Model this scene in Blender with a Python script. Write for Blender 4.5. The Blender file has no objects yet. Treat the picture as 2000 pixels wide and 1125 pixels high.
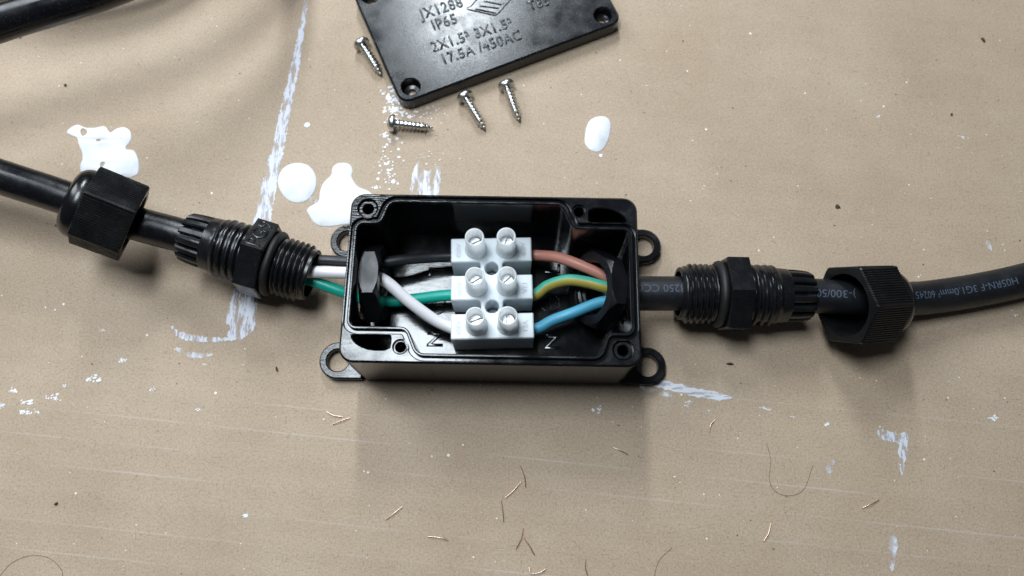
import bpy, bmesh, math, random
from mathutils import Vector, Matrix
from mathutils.geometry import tessellate_polygon
random.seed(7)
S = 0.001                      # everything below is laid out in millimetres
sc = bpy.context.scene
col = sc.collection

# ------------------------------------------------------------------ camera, light, exposure
FOC, TILT, DIST = 1511.0, math.radians(17.0), 217.0      # focal length in photo pixels (2000 wide)
FWD = Vector((0, math.sin(TILT), -math.cos(TILT))); UPV = Vector((0, math.cos(TILT), math.sin(TILT)))
EYE = -DIST * FWD
cd = bpy.data.cameras.new('Camera'); cam = bpy.data.objects.new('Camera', cd); col.objects.link(cam)
cam.location = EYE * S; cam.rotation_euler = (TILT, 0, 0)
cd.sensor_width = 36; cd.lens = 36 * FOC / 2000; cd.clip_start = 0.01; cd.clip_end = 50
cd.dof.use_dof = True; cd.dof.focus_distance = 0.198; cd.dof.aperture_fstop = 15
sc.camera = cam

w = bpy.data.worlds.new('World'); sc.world = w; w.use_nodes = True
bg = w.node_tree.nodes['Background']; bg.inputs[0].default_value = (0.80, 0.88, 1.0, 1); bg.inputs[1].default_value = 0.035

def lamp(name, loc, target, sx, sy, power, colr, spin=0):
    l = bpy.data.lights.new(name, 'AREA'); l.shape = 'RECTANGLE'; l.size = sx; l.size_y = sy; l.energy = power; l.color = colr
    o = bpy.data.objects.new(name, l); col.objects.link(o); o.location = loc
    o.rotation_euler = (Vector(target) - Vector(loc)).to_track_quat('-Z', 'Y').to_euler() if target else (0, 0, spin)
    return o
# the workshop's fittings: a square panel overhead and a tube running away from the viewer
lamp('ceiling_panel', (-0.102, 0.075, 0.50), None, 0.118, 0.19, 1.85, (0.84, 0.93, 1.0))
lamp('ceiling_tube', (-0.06, 0.62, 0.50), None, 0.05, 0.42, 4.7, (0.86, 0.94, 1.0))
# a softer fitting off to the left
lamp('ceiling_panel', (-0.43, 0.32, 0.46), (-.1, 0.08, 0), 0.20, 0.42, 2.2, (0.88, 0.94, 1.0))

sc.view_settings.view_transform = 'Standard'; sc.view_settings.look = 'None'
sc.view_settings.exposure = 0.09; sc.view_settings.gamma = 1.0; sc.view_settings.use_curve_mapping = False
sc.cycles.use_denoising = True
sc.cycles.max_bounces = 8

# ------------------------------------------------------------------ helpers
def P(u, v, z=0.0):
    """point at height z (mm) seen at photo pixel u, v"""
    d = Vector((1, 0, 0)) * ((u - 1000) / FOC) - UPV * ((v - 562.5) / FOC) + FWD
    return EYE + d * ((z - EYE.z) / d.z)

def props(o, label=None, cat=None, group=None, kind=None):
    if label: o['label'] = label
    if cat: o['category'] = cat
    if group: o['group'] = group
    if kind: o['kind'] = kind
    return o

def thing(name, label, cat, loc=(0, 0, 0), mat3=None, group=None):
    o = bpy.data.objects.new(name, None); col.objects.link(o); o.empty_display_size = 0.005
    m = Matrix.Translation(Vector(loc) * S)
    if mat3 is not None: m = m @ mat3.to_4x4()
    o.matrix_world = m; o['_m'] = 0; del o['_m']
    MATS[o.name] = m
    return props(o, label, cat, group)
MATS = {}

def build(name, verts, faces, mat, parent=None, world=False, angle=35, midx=None, loc=None):
    """one mesh object; verts in mm, in the parent's frame unless world"""
    me = bpy.data.meshes.new(name)
    vs = [Vector(v) * S for v in verts]
    if parent is not None and world:
        inv = MATS[parent.name].inverted() if parent.name in MATS else Matrix.Identity(4)
        vs = [inv @ v for v in vs]
    if loc is not None:
        L = Vector(loc) * S; vs = [v - L for v in vs]
    me.from_pydata(vs, [], faces)
    bm = bmesh.new(); bm.from_mesh(me); bmesh.ops.remove_doubles(bm, verts=bm.verts, dist=1e-7)
    if midx is None: bmesh.ops.recalc_face_normals(bm, faces=bm.faces)
    bm.to_mesh(me); bm.free()
    mats = mat if isinstance(mat, (list, tuple)) else [mat]
    for m in mats: me.materials.append(m)
    if midx is not None:
        for p, i in zip(me.polygons, midx): p.material_index = i
    for p in me.polygons: p.use_smooth = True
    me.set_sharp_from_angle(angle=math.radians(angle))
    o = bpy.data.objects.new(name, me); col.objects.link(o)
    if parent is not None:
        o.parent = parent
        if parent.name in MATS: MATS[o.name] = MATS[parent.name]
    if loc is not None: o.location = Vector(loc) * S
    return o

class G:
    """collects shapes into one mesh"""
    def __init__(s): s.v = []; s.f = []; s.m = []
    def add(s, v, f, m=0):
        n = len(s.v); s.v += [tuple(x) for x in v]; s.f += [tuple(i + n for i in q) for q in f]; s.m += [m] * len(f)
        return s
    def xf(s, M):
        s.v = [tuple(M @ Vector(p)) for p in s.v]; return s
    def out(s, name, mat, parent=None, **k): return build(name, s.v, s.f, mat, parent, **k)

def area2(p): return sum(p[i][0] * p[(i + 1) % len(p)][1] - p[(i + 1) % len(p)][0] * p[i][1] for i in range(len(p)))
def ccw(p): return list(p) if area2(p) > 0 else list(p)[::-1]
def offset(poly, d):
    """poly counter-clockwise; d>0 grows it"""
    n = len(poly); out = []
    for i in range(n):
        a, b, c = Vector(poly[i - 1]), Vector(poly[i]), Vector(poly[(i + 1) % n])
        e1 = (b - a); e2 = (c - b)
        if e1.length < 1e-6 or e2.length < 1e-6: out.append(tuple(b)); continue
        n1 = Vector((e1.y, -e1.x)).normalized(); n2 = Vector((e2.y, -e2.x)).normalized()
        m = n1 + n2
        if m.length < 1e-4: m = n1
        m.normalize(); k = d / max(0.4, m.dot(n1)); out.append(tuple(b + m * k))
    return out

def prism(g, outer, holes, z0, z1, ch=0.0, hch=0.0, top=True, bottom=True, m=0):
    outer = ccw(outer); holes = [ccw(h) for h in holes]
    ot = offset(outer, -ch) if ch else outer
    ht = [offset(h, hch) if hch else h for h in holes]
    def fill(o, hs, z, flip):
        loops = [[Vector((x, y, 0)) for x, y in o]] + [[Vector((x, y, 0)) for x, y in h] for h in hs]
        flat = [(v.x, v.y, z) for l in loops for v in l]
        g.add(flat, [t[::-1] if flip else t for t in tessellate_polygon(loops)], m)
    def side(a, za, b, zb):
        n = len(a); g.add([(x, y, za) for x, y in a] + [(x, y, zb) for x, y in b], [(i, (i + 1) % n, n + (i + 1) % n, n + i) for i in range(n)], m)
    if top: fill(ot, ht, z1, False)
    if bottom: fill(outer, holes, z0, True)
    side(outer, z0, outer, z1 - ch)
    if ch: side(outer, z1 - ch, ot, z1)
    for h, t in zip(holes, ht):
        side(h, z0, h, z1 - hch)
        if hch: side(h, z1 - hch, t, z1)
    return g

def circ(x, y, r, n=24, a0=0): return [(x + r * math.cos(a0 + 2 * math.pi * i / n), y + r * math.sin(a0 + 2 * math.pi * i / n)) for i in range(n)]
def fillet(pts, n=6):
    """pts: (x, y, r) polygon -> polyline with rounded corners"""
    out = []; N = len(pts)
    for i in range(N):
        a, b, c = Vector(pts[i - 1][:2]), Vector(pts[i][:2]), Vector(pts[(i + 1) % N][:2]); r = pts[i][2]
        if r <= 0: out.append(tuple(b)); continue
        u = (a - b).normalized(); v = (c - b).normalized(); ang = u.angle(v)
        t = min(r / math.tan(ang / 2), (a - b).length * .49, (c - b).length * .49)
        r2 = t * math.tan(ang / 2); bis = (u + v).normalized(); ctr = b + bis * (r2 / math.sin(ang / 2))
        p0 = b + u * t - ctr; p1 = b + v * t - ctr
        sw = math.atan2(p0.x * p1.y - p0.y * p1.x, p0.dot(p1)); a0 = math.atan2(p0.y, p0.x)
        for k in range(n + 1):
            q = a0 + sw * k / n; out.append((ctr.x + r2 * math.cos(q), ctr.y + r2 * math.sin(q)))
    return out
def rrect(x0, y0, x1, y1, r, n=6): return fillet([(x0, y0, r), (x1, y0, r), (x1, y1, r), (x0, y1, r)], n)
def chaikin(p, k=2):
    for _ in range(k):
        q = []
        for i in range(len(p)):
            a, b = Vector(p[i]), Vector(p[(i + 1) % len(p)]); q += [tuple(a * .75 + b * .25), tuple(a * .25 + b * .75)]
        p = q
    return p

def lathe(g, prof, n=48, m=0, closed=False):
    """prof: (r, z) list, round local Z"""
    k = len(prof); v = []
    for r, z in prof:
        for i in range(n):
            a = 2 * math.pi * i / n; v.append((r * math.cos(a), r * math.sin(a), z))
    f = []
    for j in range(k if closed else k - 1):
        for i in range(n):
            f.append((j * n + i, j * n + (i + 1) % n, ((j + 1) % k) * n + (i + 1) % n, ((j + 1) % k) * n + i))
    return g.add(v, f, m)

def helix(g, z0, z1, r0, r1, pitch, shape, n=56, per=10, m=0, taper=None):
    """screw thread surface round local Z"""
    rows = int((z1 - z0) / pitch * per); v = []; f = []
    for j in range(rows + 1):
        z = z0 + (z1 - z0) * j / rows
        for i in range(n):
            a = 2 * math.pi * i / n; t = ((z - z0) / pitch - i / n) % 1.0
            h = shape(t) * min(1, j / per * 1.2, (rows - j) / per * 1.2)
            r = r0 + (r1 - r0) * h
            if taper: r *= taper((z - z0) / (z1 - z0))
            v.append((r * math.cos(a), r * math.sin(a), z))
    for j in range(rows):
        for i in range(n): f.append((j * n + i, j * n + (i + 1) % n, (j + 1) * n + (i + 1) % n, (j + 1) * n + i))
    return g.add(v, f, m)
def vee(t): return max(0, 1 - abs(t - .5) * 2.3)
def flatvee(t): return min(1, max(0, 1.55 - abs(t - .5) * 4.2))

def spline(pts, per=14):
    pts = [Vector(p) for p in pts]; out = []
    ext = [pts[0] * 2 - pts[1]] + pts + [pts[-1] * 2 - pts[-2]]
    for i in range(1, len(ext) - 2):
        a, b, c, d = ext[i - 1:i + 3]
        for k in range(per):
            t = k / per; out.append(0.5 * ((2 * b) + (c - a) * t + (2 * a - 5 * b + 4 * c - d) * t * t + (3 * b - a - 3 * c + d) * t ** 3))
    out.append(pts[-1]); return out
def frames(path):
    fr = []
    for i, p in enumerate(path):
        t = (path[min(i + 1, len(path) - 1)] - path[max(i - 1, 0)]).normalized()
        u = Vector((0, 0, 1)); u = (u - t * u.dot(t)).normalized(); fr.append((p, t, u, t.cross(u)))
    return fr
def tube(g, path, r, n=24, caps=True, split=None, m=0):
    """split(angle)->material index; angle from up, positive to the right of travel"""
    fr = frames(path); v = []
    for j, (p, t, u, s) in enumerate(fr):
        rr = r(j / (len(fr) - 1)) if callable(r) else r
        for i in range(n):
            a = 2 * math.pi * i / n; v.append(p + (u * math.cos(a) + s * math.sin(a)) * rr)
    for j in range(len(fr) - 1):
        for i in range(n):
            g.add([], [], 0)
            g.f.append(tuple(len(g.v) + q for q in (j * n + i, j * n + (i + 1) % n, (j + 1) * n + (i + 1) % n, (j + 1) * n + i)))
            g.m.append(split(2 * math.pi * (i + .5) / n) if split else m)
    base = len(g.v); g.v += [tuple(x) for x in v]
    if caps:
        k = (len(fr) - 1) * n
        g.f.append(tuple(base + i for i in range(n))[::-1]); g.m.append(m); g.f.append(tuple(base + k + i for i in range(n))); g.m.append(m)
    return g

def text_geo(body, size, extrude=0.0, align='CENTER', space=1.0, bold=0.0, bev=0.0):
    c = bpy.data.curves.new('t', 'FONT'); c.body = body; c.size = 1.0; c.extrude = extrude / size; c.align_x = align; c.align_y = 'CENTER'
    c.space_character = space; c.resolution_u = 3; c.offset = bold; c.bevel_depth = bev; c.bevel_resolution = 1
    o = bpy.data.objects.new('t', c); col.objects.link(o)
    bpy.context.view_layer.update()
    me = bpy.data.meshes.new_from_object(o.evaluated_get(bpy.context.evaluated_depsgraph_get()))
    g = G(); g.add([tuple(v.co * size) for v in me.vertices], [tuple(p.vertices) for p in me.polygons])
    bpy.data.objects.remove(o); bpy.data.curves.remove(c); bpy.data.meshes.remove(me)
    return g

def axis_frame(d, up=Vector((0, 0, 1))):
    z = Vector(d).normalized(); x = (up - z * up.dot(z)).normalized(); y = z.cross(x)
    return Matrix((x, y, z)).transposed()

# ------------------------------------------------------------------ materials
def mat_new(name):
    m = bpy.data.materials.new(name); m.use_nodes = True; nt = m.node_tree
    b = nt.nodes['Principled BSDF']; return m, nt, b
def N(nt, t, **k):
    n = nt.nodes.new(t)
    for a, v in k.items():
        if a in n.inputs: n.inputs[a].default_value = v
        else: setattr(n, a, v)
    return n
def ramp(nt, stops, src, interp='LINEAR'):
    r = nt.nodes.new('ShaderNodeValToRGB'); r.color_ramp.interpolation = interp
    e = r.color_ramp.elements
    while len(e) < len(stops): e.new(0.5)
    for q, (p, c) in zip(e, stops): q.position = p; q.color = c if len(c) == 4 else (*c, 1)
    nt.links.new(src, r.inputs[0]); return r
def mix(nt, fac, a, b, mode='MIX'):
    n = nt.nodes.new('ShaderNodeMix'); n.data_type = 'RGBA'; n.blend_type = mode
    for s, v in ((0, fac), (6, a), (7, b)):
        if hasattr(v, 'is_output'): nt.links.new(v, n.inputs[s])
        else: n.inputs[s].default_value = v if s == 0 else ((*v, 1) if len(v) == 3 else v)
    return n.outputs[2]

def plastic(name, colr, rough, bump=0.0, bscale=3000, dust=0.0, rvar=0.12, spec=0.5, scratch=0.0):
    m, nt, b = mat_new(name); L = nt.links
    b.inputs['Specular IOR Level'].default_value = spec
    tc = N(nt, 'ShaderNodeTexCoord')
    n1 = N(nt, 'ShaderNodeTexNoise', Scale=180.0, Detail=5.0, Roughness=.6); L.new(tc.outputs['Object'], n1.inputs['Vector'])
    mr = N(nt, 'ShaderNodeMapRange'); L.new(n1.outputs['Fac'], mr.inputs[0])
    mr.inputs[1].default_value = .3; mr.inputs[2].default_value = .7; mr.inputs[3].default_value = max(.03, rough - rvar); mr.inputs[4].default_value = min(1, rough + rvar)
    rsrc = mr.outputs[0]; csrc = None
    if dust > 0:
        n2 = N(nt, 'ShaderNodeTexNoise', Scale=2600.0, Detail=2.0); L.new(tc.outputs['Object'], n2.inputs['Vector'])
        n3 = N(nt, 'ShaderNodeTexNoise', Scale=90.0, Detail=4.0); L.new(tc.outputs['Object'], n3.inputs['Vector'])
        r2 = ramp(nt, [(.60, (0, 0, 0)), (.74, (1, 1, 1))], n2.outputs['Fac']); r3 = ramp(nt, [(.4, (.15, .15, .15)), (.65, (1, 1, 1))], n3.outputs['Fac'])
        f = N(nt, 'ShaderNodeMath', operation='MULTIPLY'); L.new(r2.outputs[0], f.inputs[0]); L.new(r3.outputs[0], f.inputs[1])
        f2 = N(nt, 'ShaderNodeMath', operation='MULTIPLY'); L.new(f.outputs[0], f2.inputs[0]); f2.inputs[1].default_value = dust
        csrc = mix(nt, f2.outputs[0], colr, (.42, .42, .42)); L.new(csrc, b.inputs['Base Color'])
    else: b.inputs['Base Color'].default_value = (*colr, 1)
    L.new(rsrc, b.inputs['Roughness'])
    if bump > 0 or scratch > 0:
        nb = N(nt, 'ShaderNodeTexNoise', Scale=float(bscale), Detail=3.0); L.new(tc.outputs['Object'], nb.inputs['Vector'])
        bp = N(nt, 'ShaderNodeBump', Strength=bump, Distance=0.0002); L.new(nb.outputs['Fac'], bp.inputs['Height'])
        last = bp
        if scratch > 0:
            mp = N(nt, 'ShaderNodeMapping'); mp.inputs['Scale'].default_value = (260, 2600, 600); mp.inputs['Rotation'].default_value = (0, 0, .5)
            L.new(tc.outputs['Object'], mp.inputs[0]); ns = N(nt, 'ShaderNodeTexNoise', Scale=1.0, Detail=4.0); L.new(mp.outputs[0], ns.inputs['Vector'])
            b2 = N(nt, 'ShaderNodeBump', Strength=scratch, Distance=0.0003); L.new(ns.outputs['Fac'], b2.inputs['Height']); L.new(bp.outputs[0], b2.inputs['Normal']); last = b2
        L.new(last.outputs[0], b.inputs['Normal'])
    return m

BLK = (.004, .0045, .0055)
M_box = plastic('box_black_plastic', BLK, .14, bump=.06, bscale=700, rvar=.05)
M_rim = plastic('scuffed_rim_plastic', (.006, .0065, .008), .20, bump=.05, bscale=1600, rvar=.14, scratch=.18)
M_floor = plastic('box_floor_plastic', BLK, .13, bump=.07, bscale=900, rvar=.05, scratch=.03)
M_lid = plastic('lid_black_plastic', (.007, .0085, .011), .23, bump=.07, bscale=3200, dust=.28, rvar=.07)
M_gland = plastic('gland_black_nylon', (.006, .0065, .008), .30, bump=.06, bscale=2500, dust=.08)
M_cap = plastic('cap_black_nylon', (.005, .0055, .0065), .36, bump=.10, bscale=3500, dust=.12)
M_dome = plastic('cap_dome_nylon', (.005, .0055, .0065), .22, bump=.05)
M_nut = plastic('locknut_nylon', (.006, .0065, .008), .34, bump=.06)
M_pvc = plastic('glossy_pvc_jacket', (.004, .0045, .006), .27, bump=.09, bscale=1200, dust=.12, rvar=.10)
M_rubber = plastic('matte_rubber_jacket', (.007, .008, .0105), .46, bump=.14, bscale=2500, dust=.08)
M_seal = plastic('seal_rubber', (.008, .008, .009), .6)
M_wblk = plastic('wire_black', (.014, .015, .018), .46)
M_wwht = plastic('wire_white', (.80, .78, .80), .42, bump=.06, bscale=900, dust=.12)
M_wgrn = plastic('wire_green', (.0, .36, .275), .40, bump=.06, bscale=900, dust=.12)
M_wpnk = plastic('wire_brown_pink', (.48, .20, .15), .48, bump=.06, bscale=900, dust=.12)
M_wgrn2 = plastic('wire_stripe_green', (.06, .42, .31), .48, bump=.06, bscale=900, dust=.12)
M_wyel = plastic('wire_stripe_yellow', (.37, .30, .05), .48, bump=.06, bscale=900, dust=.12)
M_wblu = plastic('wire_blue', (.06, .31, .46), .48, bump=.06, bscale=900, dust=.12)
M_print = plastic('grey_print', (.065, .088, .13), .6)

M_poly, nt, b = mat_new('white_polyamide')
b.inputs['Base Color'].default_value = (.69, .75, .79, 1); b.inputs['Roughness'].default_value = .32
b.inputs['Subsurface Weight'].default_value = .55; b.inputs['Subsurface Radius'].default_value = (1, 1, 1); b.inputs['Subsurface Scale'].default_value = .0025
M_tower, nt, b = mat_new('translucent_polyamide')
b.inputs['Base Color'].default_value = (.86, .90, .92, 1); b.inputs['Roughness'].default_value = .25
b.inputs['Subsurface Weight'].default_value = .9; b.inputs['Subsurface Scale'].default_value = .004; b.inputs['Subsurface Radius'].default_value = (1, 1, 1)
b.inputs['IOR'].default_value = 1.4

def metal(name, colr, rough):
    m, nt, b = mat_new(name); b.inputs['Metallic'].default_value = 1; b.inputs['Base Color'].default_value = (*colr, 1)
    tc = N(nt, 'ShaderNodeTexCoord'); n = N(nt, 'ShaderNodeTexNoise', Scale=900.0, Detail=4.0); nt.links.new(tc.outputs['Object'], n.inputs['Vector'])
    mr = N(nt, 'ShaderNodeMapRange'); nt.links.new(n.outputs['Fac'], mr.inputs[0]); mr.inputs[3].default_value = max(0.05, rough - .12); mr.inputs[4].default_value = rough + .15
    nt.links.new(mr.outputs[0], b.inputs['Roughness']); return m
M_steel = metal('zinc_steel', (.60, .60, .58), .30)
M_steel2 = metal('bright_steel', (.62, .64, .65), .32)
M_copper = metal('copper', (.85, .62, .50), .35)
M_copdk = metal('dull_copper', (.32, .17, .10), .40)
M_hair = plastic('hair', (.06, .04, .03), .5)
M_dirt_shade = plastic('dirt_and_recess_shade', (.05, .04, .03), .9)

# white paint
M_paint, nt, b = mat_new('white_paint')
b.inputs['Base Color'].default_value = (.86, .88, .91, 1); b.inputs['Roughness'].default_value = .45
tc = N(nt, 'ShaderNodeTexCoord'); n = N(nt, 'ShaderNodeTexNoise', Scale=350.0, Detail=4.0); nt.links.new(tc.outputs['Object'], n.inputs['Vector'])
n_ = N(nt, 'ShaderNodeTexNoise', Scale=120.0, Detail=6.0, Roughness=.6); nt.links.new(tc.outputs['Object'], n_.inputs['Vector'])
r_ = ramp(nt, [(.30, (.66, .67, .70)), (.5, (.82, .84, .88)), (.7, (.86, .88, .91))], n_.outputs['Fac']); nt.links.new(r_.outputs[0], b.inputs['Base Color'])
bp = N(nt, 'ShaderNodeBump', Strength=.3, Distance=.0003); nt.links.new(n.outputs['Fac'], bp.inputs['Height']); nt.links.new(bp.outputs[0], b.inputs['Normal'])
def smeared(name, lo, hi, scl, stretch, rot, base=(.72, .73, .78)):
    """thin dragged paint: opaque where thick, bare board where the film broke"""
    m, nt, b = mat_new(name); L = nt.links
    b.inputs['Base Color'].default_value = (*base, 1); b.inputs['Roughness'].default_value = .5
    tc = N(nt, 'ShaderNodeTexCoord'); mp = N(nt, 'ShaderNodeMapping'); mp.inputs['Rotation'].default_value = (0, 0, rot); mp.inputs['Scale'].default_value = (scl, scl * stretch, scl)
    L.new(tc.outputs['Object'], mp.inputs[0]); n = N(nt, 'ShaderNodeTexNoise', Scale=1.0, Detail=6.0, Roughness=.65); L.new(mp.outputs[0], n.inputs['Vector'])
    r = ramp(nt, [(lo, (0, 0, 0)), (hi, (1, 1, 1))], n.outputs['Fac'])
    t = N(nt, 'ShaderNodeBsdfTransparent'); ms = N(nt, 'ShaderNodeMixShader'); L.new(r.outputs[0], ms.inputs[0]); L.new(t.outputs[0], ms.inputs[1]); L.new(b.outputs[0], ms.inputs[2])
    L.new(ms.outputs[0], nt.nodes['Material Output'].inputs[0]); return m
M_smear = smeared('smeared_paint', .40, .53, 700, .22, -1.38, (.66, .67, .74))
M_stroke = smeared('stroked_paint', .37, .50, 130, 5.0, 0.0, (.70, .72, .78))
M_hook = smeared('hooked_paint', .42, .52, 800, .3, 0.15, (.66, .69, .76))
M_brush = smeared('dry_brushed_paint', .42, .56, 500, .25, 1.5)
M_thin = smeared('thin_paint', .40, .62, 380, .6, .2)

# kraft cardboard
M_card, nt, b = mat_new('kraft_cardboard'); L = nt.links
tc = N(nt, 'ShaderNodeTexCoord'); O = tc.outputs['Object']
nA = N(nt, 'ShaderNodeTexNoise', Scale=22.0, Detail=8.0, Roughness=.66); L.new(O, nA.inputs['Vector'])
nB = N(nt, 'ShaderNodeTexNoise', Scale=1900.0, Detail=6.0, Roughness=.7); L.new(O, nB.inputs['Vector'])
cA = ramp(nt, [(.3, (.40, .298, .208)), (.70, (.488, .382, .280))], nA.outputs['Fac'])
cB = ramp(nt, [(.30, (.68, .66, .63)), (.5, (1, 1, 1)), (.72, (1.18, 1.18, 1.19))], nB.outputs['Fac'])
c = mix(nt, 1.0, cA.outputs[0], cB.outputs[0], 'MULTIPLY')
# paper fibres: stretched noise in two directions
for rot, fs, tint, amt in ((.35, (500, 3800, 1), (.20, .15, .11), .55), (-.8, (500, 4200, 1), (.60, .55, .50), .5)):
    mp = N(nt, 'ShaderNodeMapping'); mp.inputs['Rotation'].default_value = (0, 0, rot); mp.inputs['Scale'].default_value = fs; L.new(O, mp.inputs[0])
    nf = N(nt, 'ShaderNodeTexNoise', Scale=1.0, Detail=2.0); L.new(mp.outputs[0], nf.inputs['Vector'])
    rf = ramp(nt, [(.64, (0, 0, 0)), (.76, (amt,) * 3)], nf.outputs['Fac'])
    c = mix(nt, rf.outputs[0], c, tint)
# flecks, white and dark, sizes varied by the cell colour
for scl, thr, keep, tint in ((240, .06, .82, (.86, .82, .76)), (520, .08, .86, (.80, .75, .68)), (420, .08, .90, (.12, .09, .07))):
    vo = N(nt, 'ShaderNodeTexVoronoi', Scale=float(scl)); L.new(O, vo.inputs['Vector'])
    sp = N(nt, 'ShaderNodeSeparateColor'); L.new(vo.outputs['Color'], sp.inputs[0])
    gt = N(nt, 'ShaderNodeMath', operation='GREATER_THAN'); L.new(sp.outputs[0], gt.inputs[0]); gt.inputs[1].default_value = keep
    th = N(nt, 'ShaderNodeMath', operation='MULTIPLY'); L.new(sp.outputs[1], th.inputs[0]); th.inputs[1].default_value = thr * 1.6
    lt = N(nt, 'ShaderNodeMath', operation='LESS_THAN'); L.new(vo.outputs['Distance'], lt.inputs[0]); L.new(th.outputs[0], lt.inputs[1])
    ml = N(nt, 'ShaderNodeMath', operation='MULTIPLY'); L.new(gt.outputs[0], ml.inputs[0]); L.new(lt.outputs[0], ml.inputs[1])
    c = mix(nt, ml.outputs[0], c, tint)
# worn flute lines of the corrugation
mp = N(nt, 'ShaderNodeMapping'); mp.inputs['Rotation'].default_value = (0, 0, math.radians(5.8)); L.new(O, mp.inputs[0])
wv = N(nt, 'ShaderNodeTexWave', Scale=1.0, Distortion=0.0, Detail=0.0); wv.bands_direction = 'Y'; wv.inputs['Scale'].default_value = 1000 / 7.1 / 3.1831 * 1.0
wv.inputs['Detail Scale'].default_value = .4
L.new(mp.outputs[0], wv.inputs['Vector'])
rl = ramp(nt, [(.985, (0, 0, 0)), (1.0, (1, 1, 1))], wv.outputs['Fac'])
mp2 = N(nt, 'ShaderNodeMapping'); mp2.inputs['Rotation'].default_value = (0, 0, math.radians(5.8)); mp2.inputs['Scale'].default_value = (14, 160, 1); L.new(O, mp2.inputs[0])
nl = N(nt, 'ShaderNodeTexNoise', Scale=1.0, Detail=4.0); L.new(mp2.outputs[0], nl.inputs['Vector'])
rn = ramp(nt, [(.46, (0, 0, 0)), (.72, (.5, .5, .5))], nl.outputs['Fac'])
fl = mix(nt, 1.0, rl.outputs[0], rn.outputs[0], 'MULTIPLY')
# only the scuffed near half of the sheet shows them
sx = N(nt, 'ShaderNodeSeparateXYZ'); L.new(O, sx.inputs[0])
ry = N(nt, 'ShaderNodeMapRange'); L.new(sx.outputs[1], ry.inputs[0])
for i, v in ((1, -.015), (2, -.04), (3, 0.0), (4, 1.0)): ry.inputs[i].default_value = v
fl2 = N(nt, 'ShaderNodeMath', operation='MULTIPLY'); L.new(fl, fl2.inputs[0]); L.new(ry.outputs[0], fl2.inputs[1])
c = mix(nt, fl2.outputs[0], c, (.62, .58, .55))
L.new(c, b.inputs['Base Color']); b.inputs['Roughness'].default_value = .62; b.inputs['Specular IOR Level'].default_value = .35
bp1 = N(nt, 'ShaderNodeBump', Strength=.12, Distance=.0003); L.new(nB.outputs['Fac'], bp1.inputs['Height'])
bp2 = N(nt, 'ShaderNodeBump', Strength=.10, Distance=.0005); L.new(wv.outputs['Fac'], bp2.inputs['Height']); L.new(bp1.outputs[0], bp2.inputs['Normal'])
L.new(bp2.outputs[0], b.inputs['Normal'])

# ------------------------------------------------------------------ the cardboard and its paint marks
def gz(x, y): return 0.35 * math.sin(x * .021 + 1) * math.sin(y * .017 + .5) * min(1, max(0, (abs(y + 5) - 45) / 60)) 
g = G(); nx, ny = 120, 90; X0, X1, Y0, Y1 = -420, 420, -320, 360
g.add([(X0 + (X1 - X0) * i / nx, Y0 + (Y1 - Y0) * j / ny, -.02) for j in range(ny + 1) for i in range(nx + 1)],
      [(j * (nx + 1) + i, j * (nx + 1) + i + 1, (j + 1) * (nx + 1) + i + 1, (j + 1) * (nx + 1) + i) for j in range(ny) for i in range(nx)])
g.add([(X0, Y0, -.02), (X1, Y0, -.02), (X1, Y1, -.02), (X0, Y1, -.02), (X0, Y0, -4), (X1, Y0, -4), (X1, Y1, -4), (X0, Y1, -4)],
      [(0, 4, 5, 1), (1, 5, 6, 2), (2, 6, 7, 3), (3, 7, 4, 0), (4, 7, 6, 5)])
card = props(g.out('ground', M_card), 'brown kraft cardboard sheet spattered with white paint', None, None, 'structure')

def px_poly(pts): return [tuple(P(u, v, 0).xy) for u, v in pts]
def ragged(poly, step, amp):
    out = []
    for i in range(len(poly)):
        a, b_ = Vector(poly[i]), Vector(poly[(i + 1) % len(poly)]); k = max(1, int((b_ - a).length / step)); nrm = Vector((b_.y - a.y, a.x - b_.x)).normalized()
        for q in range(k): out.append(tuple(a.lerp(b_, q / k) + nrm * random.uniform(-amp, amp) * (1 if q else .3)))
    return out
def paint(name, pts, mat, label, h=.24, smooth=2, rag=0, holes=(), ch=.22):
    poly = px_poly(pts)
    if smooth: poly = chaikin(poly, smooth)
    if rag: poly = ragged(ccw(poly), .5, rag)
    hs = [chaikin(px_poly(q), 1) for q in holes]
    g = prism(G(), poly, hs, -.01, h, ch=ch, hch=ch * .5, bottom=False)
    return props(g.out(name, mat, card, angle=60), label)
paint('paint_blob', [(541, 362), (545, 338), (560, 322), (582, 317), (605, 323), (618, 342), (618, 368), (606, 388), (592, 396), (575, 397), (556, 388)], M_paint, 'round white paint blob left of the box')
paint('paint_blob', [(648, 330), (655, 320), (672, 317), (686, 322), (690, 336), (686, 345), (692, 356), (700, 366), (725, 374), (740, 400), (730, 440), (680, 437), (660, 441), (630, 444), (612, 436), (604, 420), (598, 411), (605, 403), (624, 395), (624, 375), (632, 355), (648, 343)], M_paint, 'large white paint splash running under the box corner')
paint('paint_streak', [(604, 386), (612, 384), (630, 398), (622, 408), (606, 396)], M_smear, 'grey smear joining the round blob and the large splash', h=.05, ch=0)
paint('paint_blob', [(594, 243), (600, 238), (606, 242), (606, 247), (600, 250), (594, 248)], M_paint, 'tiny round paint dot above the round blob', h=.1, ch=.06)
paint('paint_blob', [(1141, 270), (1147, 240), (1160, 229), (1180, 226), (1193, 235), (1193, 258), (1184, 285), (1172, 298), (1155, 296), (1143, 284)], M_paint, 'oval white paint blob right of the screws')
paint('paint_blob', [(1169, 303), (1174, 300), (1178, 304), (1174, 309)], M_paint, 'small drip under the oval paint blob', h=.1, ch=.05)
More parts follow.
